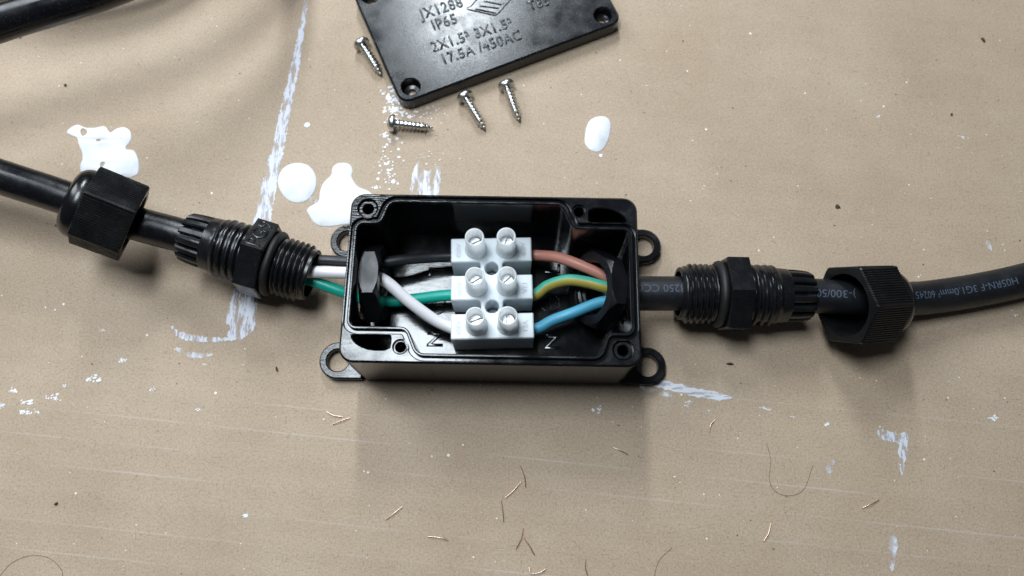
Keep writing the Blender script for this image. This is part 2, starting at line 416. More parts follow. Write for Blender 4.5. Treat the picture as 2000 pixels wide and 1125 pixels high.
paint('paint_blob', [(128, 259), (138, 249), (150, 243), (160, 246), (166, 250), (186, 250), (200, 246), (208, 248), (212, 256), (217, 260), (225, 252), (240, 248), (252, 252), (258, 264), (255, 278), (245, 287), (246, 292), (262, 293), (268, 304), (272, 318), (272, 330), (268, 345), (230, 350), (160, 345), (156, 328), (158, 318), (162, 310), (160, 295), (153, 283), (152, 270), (140, 266)], M_paint, 'lobed white paint splash behind the left cap', smooth=1, rag=.05,
      holes=[[(157, 257), (161, 250), (172, 256), (168, 264), (160, 267)], [(186, 274), (192, 272), (199, 274), (192, 278)], [(197, 316), (207, 318), (201, 326), (196, 328)]])
paint('paint_streak', [(597, -20), (606, -20), (585, 130), (562, 250), (545, 340), (528, 430), (505, 580), (497, 636), (496, 648), (470, 664), (430, 668), (385, 668), (345, 662), (333, 640), (337, 634), (345, 646), (380, 656), (425, 660), (448, 660), (442, 655), (452, 640), (440, 630), (447, 600), (460, 560), (497, 420), (540, 250), (580, 80)], M_smear, 'long grey-white dragged paint line curling at its end', smooth=1, rag=.30, h=.05, ch=0)
paint('paint_streak', [(338, 676), (350, 690), (380, 702), (410, 697), (420, 690), (395, 692), (360, 683)], M_thin, 'thin crescent of rubbed paint below the curled line', rag=.15, h=.04, ch=0)
paint('paint_streak', [(802, 378), (803, 345), (812, 322), (818, 312), (824, 325), (836, 338), (846, 325), (858, 322), (862, 340), (858, 378), (870, 395), (800, 395)], M_brush, 'dry brushed paint patch behind the box', rag=.35, h=.04, ch=0)
paint('paint_streak', [(1258, 735), (1285, 738), (1330, 752), (1400, 766), (1437, 776), (1415, 782), (1380, 781), (1330, 768), (1290, 758), (1260, 752)], M_stroke, 'white paint stroke at the box foot', rag=.28, h=.05, ch=0)
paint('paint_streak', [(1250, 752), (1290, 762), (1318, 774), (1300, 776), (1275, 765), (1248, 758)], M_thin, 'broken thin paint beside the box foot', rag=.2, h=.04, ch=0)
paint('paint_streak', [(1712, 842), (1720, 837), (1760, 848), (1766, 842), (1774, 848), (1772, 880), (1766, 915), (1762, 934), (1757, 915), (1753, 880), (1758, 866), (1735, 862), (1718, 856)], M_hook, 'small hooked paint smear at lower right', rag=.40, h=.05, ch=0)
paint('paint_streak', [(1735, 1045), (1755, 1048), (1750, 1090), (1742, 1125), (1738, 1090)], M_thin, 'faint rubbed paint near the lower edge', rag=.3, h=.04, ch=0)
paint('paint_streak', [(1610, 915), (1625, 895), (1632, 900), (1622, 930)], M_thin, 'faint rubbed paint left of the hooked smear', rag=.2, h=.04, ch=0)
paint('paint_streak', [(1923, 478), (1930, 466), (1936, 480), (1938, 495)], M_thin, 'thin drip above the right cable', rag=.1, h=.04, ch=0)
# loose chips of dried paint: nobody could count them
g = G()
def chip(u, v, r, flat=1.0, a=0.0, z=.1):
    c = P(u, v); n = random.randint(5, 8); q = []
    for i in range(n):
        t = 2 * math.pi * i / n + random.uniform(-.3, .3); rr = r * random.uniform(.5, 1.2); x, y = rr * math.cos(t), rr * math.sin(t) * flat
        q.append((c.x + x * math.cos(a) - y * math.sin(a), c.y + x * math.sin(a) + y * math.cos(a)))
    prism(g, q, [], -.01, z * random.uniform(.4, 1.2), bottom=False)
for _ in range(150): chip(random.gauss(775 - (0), 13), random.uniform(168, 235), abs(random.gauss(.35, .25)) + .06)
for _ in range(110):
    v = random.uniform(230, 370); chip(random.gauss(762 - (v - 230) * .06, 11), v, abs(random.gauss(.2, .2)) + .05)
for _ in range(45): chip(random.gauss(825, 22), random.gauss(220, 8), abs(random.gauss(.15, .1)) + .05)
for _ in range(26): chip(random.gauss(845, 22), random.uniform(295, 330), abs(random.gauss(.12, .12)) + .05)
for u, v, r in ((2, 792, 1.0), (44, 805, 1.1), (58, 806, .9), (72, 804, .8), (55, 783, 1.2), (28, 763, 1.1), (108, 777, 1.2), (92, 778, .6), (128, 754, .6), (185, 742, 1.3), (238, 703, 1.0), (298, 761, .7), (480, 1007, .8), (1166, 799, 1.0), (1940, 816, 1.0), (1615, 829, .8), (1548, 814, .5), (1500, 800, .6), (1488, 797, .6), (1345, 785, .7), (1340, 792, .5), (1760, 1130, .6), (455, 598, .5), (400, 712, .5), (388, 801, .6), (200, 645, .6), (1400, 340, .4), (1880, 268, .8), (1715, 228, .6), (1982, 615, .6), (1974, 605, .4), (1793, 541, .5)): 
    for _ in range(int(5 + r * 9)): chip(u + random.gauss(0, r * 4.6), v + random.gauss(0, r * 2.6), r * random.uniform(.15, .48), random.uniform(.4, .9), random.uniform(-.6, 1.2), .05)
for _ in range(170): chip(random.uniform(-20, 2020), random.uniform(-20, 1150), abs(random.gauss(.08, .11)) + .04, .8)
props(g.out('paint_chips', M_paint, card, angle=60), 'loose chips of dried white paint', kind='stuff')

# ------------------------------------------------------------------ junction box
BC = Vector((-4.95, -4.82, 0)); RB = Matrix.Rotation(math.radians(-1.0), 3, 'Z')
box = thing('junction_box', 'open black plastic junction box with wired white terminal strip inside', 'junction box', BC, RB)
half = [(17.4, 19.5, 2.4), (20.2, 13.0, 2.6), (34.3, 13.0, 1.6), (34.3, -13.6, 1.6), (28.4, -13.6, 2.4), (26.4, -19.5, 2.2)]
OPEN = ccw(fillet(half + [(-x, -y, r) for x, y, r in half], 7))
OUT = rrect(-36.5, -22, 36.5, 22, 3.6, 8)
bolt = [(-32.1, 17.9, 2.5), (32.1, -17.9, 2.5), (21.7, 18.0, 1.75), (-21.7, -18.0, 1.75)]
pk = ccw(chaikin([(-33.9, -14.9), (-28, -14.9), (-24.2, -14.9), (-23.9, -16.4), (-24.2, -18.9), (-28.6, -19.1), (-31.8, -18.0), (-33.6, -16.4)], 1))
pk2 = [(-x, -y) for x, y in pk]
H = 25.0
g = G(); prism(g, OUT, [OPEN, pk, pk2] + [circ(x, y, 1.35, 18) for x, y, r in bolt], .4, H - 1)
wall = g.out('housing', M_box, box, angle=30)
# gland holes through both end walls
cut = G(); lathe(cut, [(0.001, -45), (7.9, -45), (7.9, 45), (0.001, 45)], 40)
cut.xf(Matrix.Translation((0, 0, 11.3)) @ Matrix.Rotation(math.pi / 2, 4, 'Y'))
cu = cut.out('cutter', M_box, box)
md = wall.modifiers.new('b', 'BOOLEAN'); md.operation = 'DIFFERENCE'; md.object = cu; md.solver = 'EXACT'
bpy.context.view_layer.update()
nm = bpy.data.meshes.new_from_object(wall.evaluated_get(bpy.context.evaluated_depsgraph_get()))
wall.modifiers.clear(); wall.data = nm; bpy.data.objects.remove(cu)
for p in nm.polygons: p.use_smooth = True
nm.set_sharp_from_angle(angle=math.radians(30))
g = G(); prism(g, OUT, [offset(OPEN, 1.75), offset(pk, -.1), offset(pk2, -.1)] + [circ(x, y, r, 28) for x, y, r in bolt], H - 1, H, ch=.5, hch=.22, bottom=False)
g.out('rim', M_rim, box, angle=25)
g = G(); prism(g, offset(OPEN, .85), [offset(OPEN, .02)], H - 1, H + .25, ch=.26, hch=.28, bottom=False)
g.out('sealing_lip', M_rim, box, angle=25)
g = G(); prism(g, offset(OUT, -.05), [], 0, 2.0); g.out('floor_plate', M_floor, box)
for x, y, r in bolt:
    g = G(); lathe(g, [(1.35, H - 6), (1.35, H - .75), (1.55, H - .55), (r - .35, H - .55), (r - .2, H - .9)], 28)
    for v in range(len(g.v)): g.v[v] = (g.v[v][0] + x, g.v[v][1] + y, g.v[v][2])
    g.out('screw_boss', M_rim, box)
# mounting lugs at the foot
for sx_ in (-1, 1):
    for sy_ in (-1, 1):
        cx, cy = 41.6 * sx_, 17.1 * sy_
        arc = [(cx + 5.0 * math.cos(a) * sx_, cy + 5.0 * math.sin(a) * sy_) for a in [math.radians(-95 + 185 * k / 18) for k in range(19)]]
        poly = [(34.8 * sx_, 8.5 * sy_ if sy_ > 0 else 10 * sy_), (36.6 * sx_, 10.4 * sy_)] + arc + [(34.8 * sx_, 22.05 * sy_)]
        g = G(); prism(g, poly, [circ(cx, cy, 3.0, 28)], .05, 3.0, ch=.35, hch=.3)
        g.out('mounting_lug', M_rim, box, angle=30)
# moulded marks on the floor
def floor_text(s, size, at, rot, z=2.0, h=.28, parent=box, mat=M_floor, name='lettering'):
    g = text_geo(s, size, .03, bev=.034, bold=-.005); inv = MATS[parent.name].inverted()
    p = inv @ (Vector((at[0], at[1], 0)) * S); p = p / S
    g.xf(Matrix.Translation((p.x, p.y, z)) @ Matrix.Rotation(rot, 4, 'Z')); return g.out(name, mat, parent, angle=80)
floor_text('L', 6.0, (-21.4, 4.3), -math.pi / 2); floor_text('N', 6.0, (-21.2, -15.2), -math.pi / 2)
floor_text('L', 6.0, (11.6, 4.9), math.pi / 2); floor_text('N', 6.0, (11.2, -16.0), math.pi / 2)
for at, rot in (((-20.9, -5.6), -math.pi / 2), ((10.5, -4.9), math.pi / 2)):
    g = G(); zr = 2.02; rr = .24
    lathe(g, [(2.6 + rr * math.cos(q), zr + rr * math.sin(q)) for q in [math.pi / 4 * k for k in range(8)]], 40, closed=True)
    for a_, b_ in (((0, 0), (0, 1.9)), ((-1.5, -.2), (1.5, -.2)), ((-1.0, -.95), (1.0, -.95)), ((-.5, -1.6), (.5, -1.6))):
        tube(g, [Vector((*a_, zr)), Vector((*b_, zr))], rr, 8)
    p = MATS[box.name].inverted() @ (Vector((*at, 0)) * S) / S
    g.xf(Matrix.Translation((p.x, p.y, 0)) @ Matrix.Rotation(rot, 4, 'Z')); g.out('earth_symbol', M_floor, box, angle=80)

# ------------------------------------------------------------------ terminal strip
TC = Vector((-5.3, -4.05, 2.05)); RT = Matrix.Rotation(math.radians(1.2), 3, 'Z')
term = thing('terminal_block', 'white three-pole screw terminal strip standing in the black box', 'terminal block', TC, RT)
PITCH, SW, SD, TH = 10.45, 10.7, 3.35, 11.9
pl = []
for k in (0, 1, 2):                       # right side going up, then mirrored
    y = (k - 1) * PITCH
    pl += [(SW, y - SD, .35), (SW, y + SD, .35)]
    if k < 2: pl += [(2.9, y + SD, .9), (2.9, y + PITCH - SD, .9)]
pl = pl + [(-x, y, r) for x, y, r in pl[::-1]]
pl = [q for q in pl]
OUTT = fillet(pl, 4)
g = G(); prism(g, OUTT, [circ(0, s * PITCH / 2, 1.8, 28) for s in (-1, 1)], 0, TH, ch=.28, hch=.25)
g.out('strip_body', M_poly, term, angle=25)
ang = [25, 68, 30, 42, 20, 88]
i = 0
for ky in (1, 0, -1):
    for sx_ in (-1, 1):
        x, y = 4.05 * sx_, ky * PITCH + .25
        tw = G(); lathe(tw, [(2.95, TH - .1), (2.75, TH + .5), (2.55, TH + 1.5), (2.45, TH + 8.9), (2.33, TH + 9.2), (2.12, TH + 9.2), (2.0, TH + 8.9), (1.95, TH + 1.2), (.01, TH + 1.1)], 36)
        tw.xf(Matrix.Translation((x, y, 0))); tw.out('screw_tower', M_tower, term, angle=40)
        s = G(); a = math.radians(ang[i]); i += 1
        lathe(s, [(.01, TH + 1.3), (1.72, TH + 1.3), (1.72, TH + 3.6), (.01, TH + 3.6)], 24)
        for sg in (-1, 1):
            n = 12; off = .28; th0 = math.asin(off / 1.72)
            seg = [(1.72 * math.cos(t), sg * 1.72 * math.sin(t)) for t in [th0 + (math.pi - 2 * th0) * q / n for q in range(n + 1)]]
            prism(s, seg, [], TH + 3.5, TH + 4.3, ch=.18)
        s.xf(Matrix.Translation((x, y, 0)) @ Matrix.Rotation(a, 4, 'Z')); s.out('clamp_screw', M_steel2, term, angle=30)
for s_ in (-1, 1):
    s = G(); lathe(s, [(.01, .5), (1.7, .5), (1.7, 3.6), (1.3, 4.3), (.01, 4.5)], 20)
    prism(s, [(-1.1, -.2), (1.1, -.2), (1.1, .2), (-1.1, .2)], [], 4.3, 4.62)
    s.xf(Matrix.Translation((0, s_ * PITCH / 2, 0))); s.out('fixing_screw', M_steel2, term, angle=30)
for ky in (1, 0, -1):
    for sx_, tx in ((-1, '450V'), (1, '12A' if ky < 1 else '450V')):
        t = text_geo(tx, 1.9, .10); t.xf(Matrix.Translation((8.6 * sx_, ky * PITCH - .2, TH)) @ Matrix.Rotation(math.pi / 2 if ky else -math.pi / 2, 4, 'Z'))
        t.out('lettering', M_poly, term, angle=30)

# ------------------------------------------------------------------ cable glands
R_IN = 4.9
def hexpts(R, a0): return [(R * math.cos(a0 + math.pi / 3 * k), R * math.sin(a0 + math.pi / 3 * k)) for k in range(6)]
finger_mesh = {}
def gland(label, p0, p1, hexang, text=None):
    M = axis_frame(Vector(p1) - Vector(p0)); M = M @ Matrix.Diagonal((1, 1, .975)); t = thing('cable_gland', label, 'cable gland', p0, M, 'threaded gland bodies on the two cables')
    nf = 15
    for k in range(nf):
        a = 2 * math.pi * k / nf; da = .135
        if 'm' not in finger_mesh:
            v = []; rows = [(0, 5.75, 5.3), (.25, 6.2, 5.25), (.9, 6.5, 5.2), (2.5, 6.75, 5.2), (5, 6.95, 5.3), (7.6, 7.0, 5.4)]
            for z, ro, ri in rows:
                for q in (-1, -.6, .6, 1): v.append((ro if abs(q) < 1 else ro - .35, q * da * ro, z))
                for q in (1, -1): v.append((ri, q * da * ro * .9, z))
            f = []
            for j in range(len(rows) - 1):
                for i_ in range(6): f.append((j * 6 + i_, j * 6 + (i_ + 1) % 6, (j + 1) * 6 + (i_ + 1) % 6, (j + 1) * 6 + i_))
            f += [(5, 4, 3, 2, 1, 0), tuple(30 + i_ for i_ in range(6))]
            o = build('clamping_finger', v, f, M_gland, t, angle=30); finger_mesh['m'] = o.data
        else:
            o = bpy.data.objects.new('clamping_finger', finger_mesh['m']); col.objects.link(o); o.parent = t
        o.rotation_euler = (0, 0, a)
    g = G(); lathe(g, [(5.3, 6.8), (7.0, 6.8), (7.15, 7.2), (7.3, 9.4)], 48); helix(g, 9.4, 18.2, 7.3, 8.1, 2.0, flatvee, per=12)
    lathe(g, [(7.3, 18.2), (7.3, 18.6)], 48); lathe(g, [(5.3, 6.8), (5.3, 3.0), (4.75, 3.0), (4.75, 12)], 40)
    g.out('clamp_thread', M_gland, t, angle=28)
    g = G(); prism(g, hexpts(10.7, hexang), [circ(0, 0, 5.5, 30)], 18.2, 24.2, ch=.35); hx = g.out('hex_collar', M_gland, t, angle=25)
    g = G(); lathe(g, [(7.6 + 1.35 * math.cos(a), 25.3 + 1.2 * math.sin(a)) for a in [2 * math.pi * k / 12 for k in range(12)]], 48, closed=True)
    g.out('sealing_ring', M_seal, t, angle=60)
    g = G(); helix(g, 26.2, 35.2, 7.0, 8.05, 1.5, vee, per=12); lathe(g, [(7.0, 24), (7.0, 26.2)], 56); lathe(g, [(7.0, 35.2), (7.0, 35.9), (6.8, 36.1), (6.0, 36.1), (6.0, 20)], 48)
    g.out('entry_thread', M_gland, t, angle=40)
    if text:
        # on the facet between vertex 0 and vertex 1
        am = hexang + math.pi / 6; inr = 10.7 * math.cos(math.pi / 6)
        tg = text_geo(text, 5.6, .06, space=1.05, bold=-.005, bev=.03); nrm = Vector((math.cos(am), math.sin(am), 0)); tang = Vector((-math.sin(am), math.cos(am), 0))
        o_ = nrm * inr + Vector((0, 0, 21.15)); Mx = Matrix((-tang, Vector((0, 0, -1)), nrm)).transposed().to_4x4()
        tg.xf(Matrix.Translation(o_) @ Mx); tg.out('lettering', M_gland, hx, angle=30)
    return t
gland('black gland body marked PG9 on the left cable beside the box', tuple(P(361, 461, 15.0)), tuple(P(610, 538, 10.8)), math.radians(-60), 'PG9')
gland('black gland body on the printed rubber cable right of the box', (79.2, -5.4, 10.2), (43.9, -4.8, 10.8), math.radians(-10))

def cap(label, p0, p1, hexang):
    M = axis_frame(Vector(p1) - Vector(p0)); M = M @ Matrix.Diagonal((.98, .98, .95)); t = thing('gland_cap', label, 'gland cap', p0, M, 'domed cap nuts on the two cables')
    R = 11.5; pts = hexpts(R, hexang); prof = []
    for k in range(6):
        a, b_ = Vector(pts[k]), Vector(pts[(k + 1) % 6]); nrm = ((a + b_) / 2).normalized(); d = .30 if k % 2 == 0 else .22
        nr = 15; prof.append(tuple(a * .985))
        for q in range(nr):
            for s_, e in ((.12, 0), (.40, 0), (.52, -d), (.88, -d)): prof.append(tuple(a.lerp(b_, .05 + .9 * (q + s_) / nr) + nrm * e))
    g = G(); ring0 = [(x, y, 0) for x, y in prof]; n = len(prof)
    rows = [(1.0, .45), (1.0, 13.0), (.95, 13.3), (.6, 13.3)]
    for (s0, z0), (s1, z1) in zip(rows, rows[1:]):
        g.add([(x * s0, y * s0, z0) for x, y in prof] + [(x * s1, y * s1, z1) for x, y in prof], [(i_, (i_ + 1) % n, n + (i_ + 1) % n, n + i_) for i_ in range(n)])
    g.add([(x, y, .45) for x, y in prof] + [(x * .975, y * .975, 0) for x, y in prof], [(i_, (i_ + 1) % n, n + (i_ + 1) % n, n + i_) for i_ in range(n)])
    loops = [[Vector((x * .975, y * .975, 0)) for x, y in prof], [Vector((x, y, 0)) for x, y in circ(0, 0, 8.3, 40)]]
    g.add([tuple(v) for l in loops for v in l], tessellate_polygon(loops))
    lathe(g, [(8.3, 0), (8.3, 11.5), (5.0, 12.5)], 40)
    sh = g.out('cap_shell', M_cap, t, angle=25)
    g = G(); lathe(g, [(9.55, 12.9), (9.6, 13.8), (9.45, 14.8), (8.95, 15.9), (8.1, 16.8), (7.0, 17.3), (5.9, 17.5), (5.1, 17.2), (4.85, 16.3), (4.85, 12)], 56)
    g.out('dome', M_dome, t, angle=60); return t
cap('ribbed black gland cap with smooth dome on the left cable', tuple(P(262, 438, 16.0)), tuple(P(170, 402, 21.5)), math.radians(-57))
cap('ribbed black gland cap tipped open towards the box on the right cable', tuple(P(1648, 596, 15.2)), tuple(P(1760, 588, 8.4)), math.radians(20))

# ------------------------------------------------------------------ locknuts lying in the box
def locknut(label, c, d, a0, th=5.0):
    M = axis_frame(d); t = Vector(c) - Vector(d).normalized() * th / 2
    g = G(); n = 144; RN = 10.9; ir = RN * math.cos(math.pi / 6)
    def ring(z):
        lim = ir + .15 + 1.15 * min(z, th - z); out = []
        for k in range(n):
            a = a0 + 2 * math.pi * k / n; q = (2 * math.pi * k / n) % (math.pi / 3) - math.pi / 6
            r = min(ir / math.cos(q), lim); out.append((r * math.cos(a), r * math.sin(a)))
        return out
    k = [q * .12 for q in range(13)] + [th - q * .12 for q in range(12, -1, -1)]
    for z0, z1 in zip(k, k[1:]):
        a, b_ = ring(z0), ring(z1); g.add([(x, y, z0) for x, y in a] + [(x, y, z1) for x, y in b_], [(i_, (i_ + 1) % n, n + (i_ + 1) % n, n + i_) for i_ in range(n)])
    for z in (0, th):
        loops = [[Vector((x, y, z)) for x, y in ring(z)], [Vector((x, y, z)) for x, y in circ(0, 0, 7.4, 36)]]
        g.add([tuple(v) for l in loops for v in l], tessellate_polygon(loops))
    helix(g, 0, th, 7.4, 6.8, 1.5, vee, n=36, per=8)
    o = build('locknut', g.v, g.f, M_nut, None, angle=25)
    o.matrix_world = Matrix.Translation(t * S) @ M.to_4x4()
    return props(o, label, 'locknut', 'black hex locknuts inside the box')
locknut('black hex locknut upright against the left wall inside the box', (-36.3, -2.0, 11.2), (1, 0, .03), math.radians(30))
locknut('black hex locknut leaning on the right wall around the coloured wires', (22.6, -3.9, 12.0), (-math.cos(math.radians(30)), -.10, math.sin(math.radians(30))), math.radians(22))

# ------------------------------------------------------------------ cables
def cable(name, label, start): return thing(name, label, 'cable', start)
# left, glossy PVC
lc_pts = [(-235, 56, 24), (-180, 38, 26)] + [tuple(P(u, v, z)) for u, v, z in ((-60, 325, 25.5), (0, 345, 24.6), (127, 386, 21.8), (180, 405, 20.2), (262, 435, 16.8), (350, 459, 15.2), (450, 489, 13.2), (585, 530, 11.2))]
lc = cable('power_cable', 'glossy black round cable at left with black, white and green wires', lc_pts[0])
tube(G(), spline(lc_pts), 4.55, 32).out('jacket', M_pvc, lc, world=True, angle=60)
def wire(parent, pts, m, label, r=1.5, split=None, mats=None):
    g = tube(G(), spline(pts, 12), r, 20, split=split)
    o = g.out('wire', mats or m, parent, world=True, angle=60, midx=g.m if split else None); props(o, label); return o
wire(lc, [(-60, 3.0, 11.5), (-53.1, 4.1, 12), (-44.4, 3.7, 12), (-36, 3.4, 11.6), (-30, 4.4, 11.2), (-22, 5.9, 9), (-14.5, 6.6, 8)], M_wblk, 'black wire', 1.45)
wire(lc, [(-60, 1.0, 12.5), (-52.9, .5, 13), (-44, .2, 13), (-38, -.3, 13.6), (-33.0, -2.5, 13.8), (-26.9, -7.5, 12), (-20, -12.0, 9.4), (-14, -14.3, 8)], M_wwht, 'white wire', 1.6)
wire(lc, [(-60, .3, 10.4), (-54, -.9, 10), (-46, -3.6, 8.8), (-39, -5.4, 6.6), (-33.5, -5.7, 6.0), (-26, -5.2, 6.8), (-19, -4.6, 7.8), (-14, -4.4, 8)], M_wgrn, 'green wire', 1.55)
# right, rubber with printing
rc_pts = [(28.2, -4.7, 10.6), (38, -4.8, 10.7), (44, -4.8, 10.6), (60, -5.0, 10.4), (79, -5.4, 10.6), (88, -5.8, 10.8), (97, -5.8, 9.8), (104.5, -5.4, 7.6), (113, -4.4, 5.6), (126, -2.3, 4.8), (140.5, .8, 4.7), (156, 5.5, 4.7), (185, 17, 4.7), (220, 36, 4.7)]
rc = cable('rubber_cable', 'matte black rubber cable with grey upside-down printing at right', rc_pts[0])
rpath = spline(rc_pts, 16); RR = 4.6
jk = tube(G(), rpath, RR, 36).out('jacket', M_rubber, rc, world=True, angle=60)
rfr = frames(rpath); arc = [0.0]
for i in range(1, len(rpath)): arc.append(arc[-1] + (rpath[i] - rpath[i - 1]).length)
def at_arc(s):
    for i in range(1, len(arc)):
        if arc[i] >= s or i == len(arc) - 1:
            t = (s - arc[i - 1]) / (arc[i] - arc[i - 1]); return [a.lerp(b_, t) for a, b_ in zip(rfr[i - 1], rfr[i])]
def s_of_x(x):
    for i in range(1, len(rpath)):
        if rpath[i].x >= x: return arc[i - 1] + (x - rpath[i - 1].x) / (rpath[i].x - rpath[i - 1].x) * (arc[i] - arc[i - 1])
def print_on(body, xright, size, th0, space=1.0):
    """upside-down lettering wrapped on the jacket, first letter at xright"""
    t = text_geo(body, size, 0, 'LEFT', space); bm = bmesh.new(); vs = [bm.verts.new(v) for v in t.v]
    for f in t.f:
        try: bm.faces.new([vs[i] for i in f])
        except ValueError: pass
    bmesh.ops.triangulate(bm, faces=bm.faces)
    for _ in range(4):
        ed = [e for e in bm.edges if e.calc_length() > .45]
        if not ed: break
        bmesh.ops.subdivide_edges(bm, edges=ed, cuts=1); bmesh.ops.triangulate(bm, faces=bm.faces)
    s0 = s_of_x(xright); out = []
    bm.verts.ensure_lookup_table(); bm.verts.index_update()
    for v in bm.verts:
        p, tt, u, sd = at_arc(s0 - v.co.x); a = th0 + v.co.y / RR
        out.append(p + (u * math.cos(a) + sd * math.sin(a)) * (RR + .025))
    fs = [tuple(q.index for q in f.verts) for f in bm.faces]; bm.free()
    o = build('lettering', out, fs, M_print, jk, world=True, angle=80); return o
print_on('H05RN-F 3G1.0mm\u00b2 60245', 136.0, 2.8, .06, 1.0)
print_on(')-300/500V', 89.0, 2.9, .10, 1.0)
print_on('3250 CCC', 45.0, 2.9, -.05)
wire(rc, [(30, -3, 11), (25.5, -.8, 12.0), (18.4, 2.6, 12), (12.5, 5.3, 10.6), (8, 6.6, 8.6), (3, 7.0, 8)], M_wpnk, 'brownish pink wire', 1.5)
wire(rc, [(30, -4.4, 11.2), (24.4, -3.4, 12.2), (19.5, -2.0, 12), (14.6, -1.2, 11), (9.6, -2.2, 9.2), (6.5, -4.2, 8.2), (3, -4.8, 8)], None, 'green and yellow striped wire', 1.55,
     split=lambda a: 0 if (a + 0.15) % (2 * math.pi) < math.pi else 1, mats=[M_wgrn2, M_wyel])
wire(rc, [(30, -6.4, 10.0), (23.6, -7.0, 10), (16.2, -9.9, 10), (10.6, -11.8, 9), (7, -13.6, 8.2), (3, -14.3, 8)], M_wblu, 'blue wire', 1.5)
# coil standing in the upper left corner
cp = [(-235, 60, 22), (-190, 46, 32), (-155, 52, 36), (-128, 60.5, 38), (-100, 72, 38), (-78, 90, 37), (-66, 116, 32), (-80, 146, 24), (-120, 164, 18), (-165, 154, 14), (-190, 126, 11), (-178, 102, 10), (-150, 92, 10), (-128, 93, 10), (-110, 100, 10), (-97, 114, 10), (-92, 140, 9), (-104, 172, 7), (-140, 200, 5)]
cc = cable('coiled_cable', 'thick glossy black cable looping above the cardboard in the upper left corner', cp[0])
tube(G(), spline(cp, 14), 4.6, 32).out('jacket', M_pvc, cc, world=True, angle=60)

# ------------------------------------------------------------------ lid
LR = math.radians(23.3); LC = Vector((-8.0, 89.6, .05)); RL = Matrix.Rotation(LR, 3, 'Z')
lid = thing('box_lid', 'black plastic box lid with moulded ratings lying behind the box', 'box lid', LC, RL)
def lid_loc(u, v, z=5.0):
    p = P(u, v, z) - LC; return (RL.transposed() @ p)
LT = 5.0
lo = rrect(-36.3, -21.8, 36.3, 21.8, 3.6, 8)
lh = [(-31.6, -17.4), (31.6, -17.4), (31.6, 17.4), (-31.6, 17.4)]
g = G(); prism(g, lo, [circ(x, y, 2.75, 32) for x, y in lh], .6, LT, ch=.55, hch=.3)
prism(g, offset(lo, -2.2), [circ(x, y, 1.4, 24) for x, y in lh], 0, .65)
g.out('plate', M_lid, lid, angle=40)
for x, y in lh:
    g = G(); lathe(g, [(2.75, LT - .3), (2.7, 2.2), (2.4, 1.7), (1.35, 1.5), (1.35, .05)], 32); g.xf(Matrix.Translation((x, y, 0))); g.out('screw_seat', M_dome, lid, angle=40)
def lid_text(s, u, v, size, name='lettering', sp=1.15):
    t = text_geo(s, size, .08, space=sp, bold=-.010, bev=.040); p = lid_loc(u, v); t.xf(Matrix.Translation((p.x, p.y, LT)) @ Matrix.Rotation(math.radians(-3), 4, 'Z') @ Matrix.Diagonal((.88, 1.12, 1, 1))); return t.out(name, M_lid, lid, angle=80)
lid_text('JX1288', 862, 17, 4.6); lid_text('IP65', 868, 44, 4.6); lid_text('2X1.5\u00b2 3X1.5\u00b2', 922, 69, 4.4); lid_text('17.5A /450AC', 940, 93, 4.4); lid_text('T85', 1052, 8, 4.4)
# striped diamond emblem
p = lid_loc(958, 3); g = G()
def strip(a, b_, wd=.35):
    a, b_ = Vector(a), Vector(b_); n = Vector((a.y - b_.y, b_.x - a.x)).normalized() * wd
    prism(g, [tuple(a + n), tuple(a - n), tuple(b_ - n), tuple(b_ + n)], [], LT - .02, LT + .38, bottom=False)
dm = [(-7.5, 0), (0, -5), (7.5, 0), (0, 5)]
for k in range(4): strip(dm[k], dm[(k + 1) % 4], .4)
for k in (-1, 0, 1): strip((-3.6 + 1.8 * k, -.2 + 1.2 * k), (1.8 + 1.8 * k, -3.0 + 1.2 * k - (.6 if k else 0)), .3)
strip((-1.5, 2.2), (4.2, .4), .3)
g.xf(Matrix.Translation((p.x, p.y, 0)) @ Matrix.Rotation(math.radians(-4), 4, 'Z')); g.out('emblem', M_lid, lid, angle=30)

# ------------------------------------------------------------------ lid screws
smesh = {}
def screw(label, head, tip, zh, zt, spin):
    a = Vector((head[0], head[1], zh)); b_ = Vector((tip[0], tip[1], zt)); M = axis_frame(b_ - a) @ Matrix.Rotation(spin, 3, 'Z'); LEN = 12.6
    t = thing('screw', label, 'screw', a, M, 'self-tapping screws beside the lid')
    if not smesh:
        g = G(); lathe(g, [(.01, -.95), (1.3, -.9), (2.1, -.6), (2.55, 0), (2.6, .6), (2.45, 1.0), (1.2, 1.05), (1.1, 1.6)], 32)
        h = g.out('head', M_steel, t, angle=40); smesh['h'] = h.data
        g = G(); prism(g, [(-1.3, -.28), (-.28, -.28), (-.28, -1.3), (.28, -1.3), (.28, -.28), (1.3, -.28), (1.3, .28), (.28, .28), (.28, 1.3), (-.28, 1.3), (-.28, .28), (-1.3, .28)], [], -1.0, -.85)
        c = g.out('recess_shade', M_dirt_shade, h); smesh['c'] = c.data  # dark cross laid on the head, the drive recess's shade as plain colour
        g = G(); helix(g, 1.0, LEN, 1.02, 1.62, 1.18, lambda q: max(0, 1 - abs(q - .5) * 4.5), n=28, per=14, taper=lambda q: 1 if q < .76 else max(.06, 1 - (q - .76) / .24 * .94))
        s_ = g.out('thread', M_steel, t, angle=40); smesh['t'] = s_.data
    else:
        h = bpy.data.objects.new('head', smesh['h']); c = bpy.data.objects.new('recess_shade', smesh['c']); s_ = bpy.data.objects.new('thread', smesh['t'])
        for o in (h, c, s_): col.objects.link(o)
        h.parent = t; s_.parent = t; c.parent = h
screw('small steel screw lying along the left edge of the lid', P(705, 84, 2.5).xy, P(746, 150, .9).xy, 2.6, 1.5, .4)
screw('small steel screw lying sideways in the paint chips', P(764, 240, 2.5).xy, P(848, 252, .9).xy, 2.6, 1.5, 1.2)
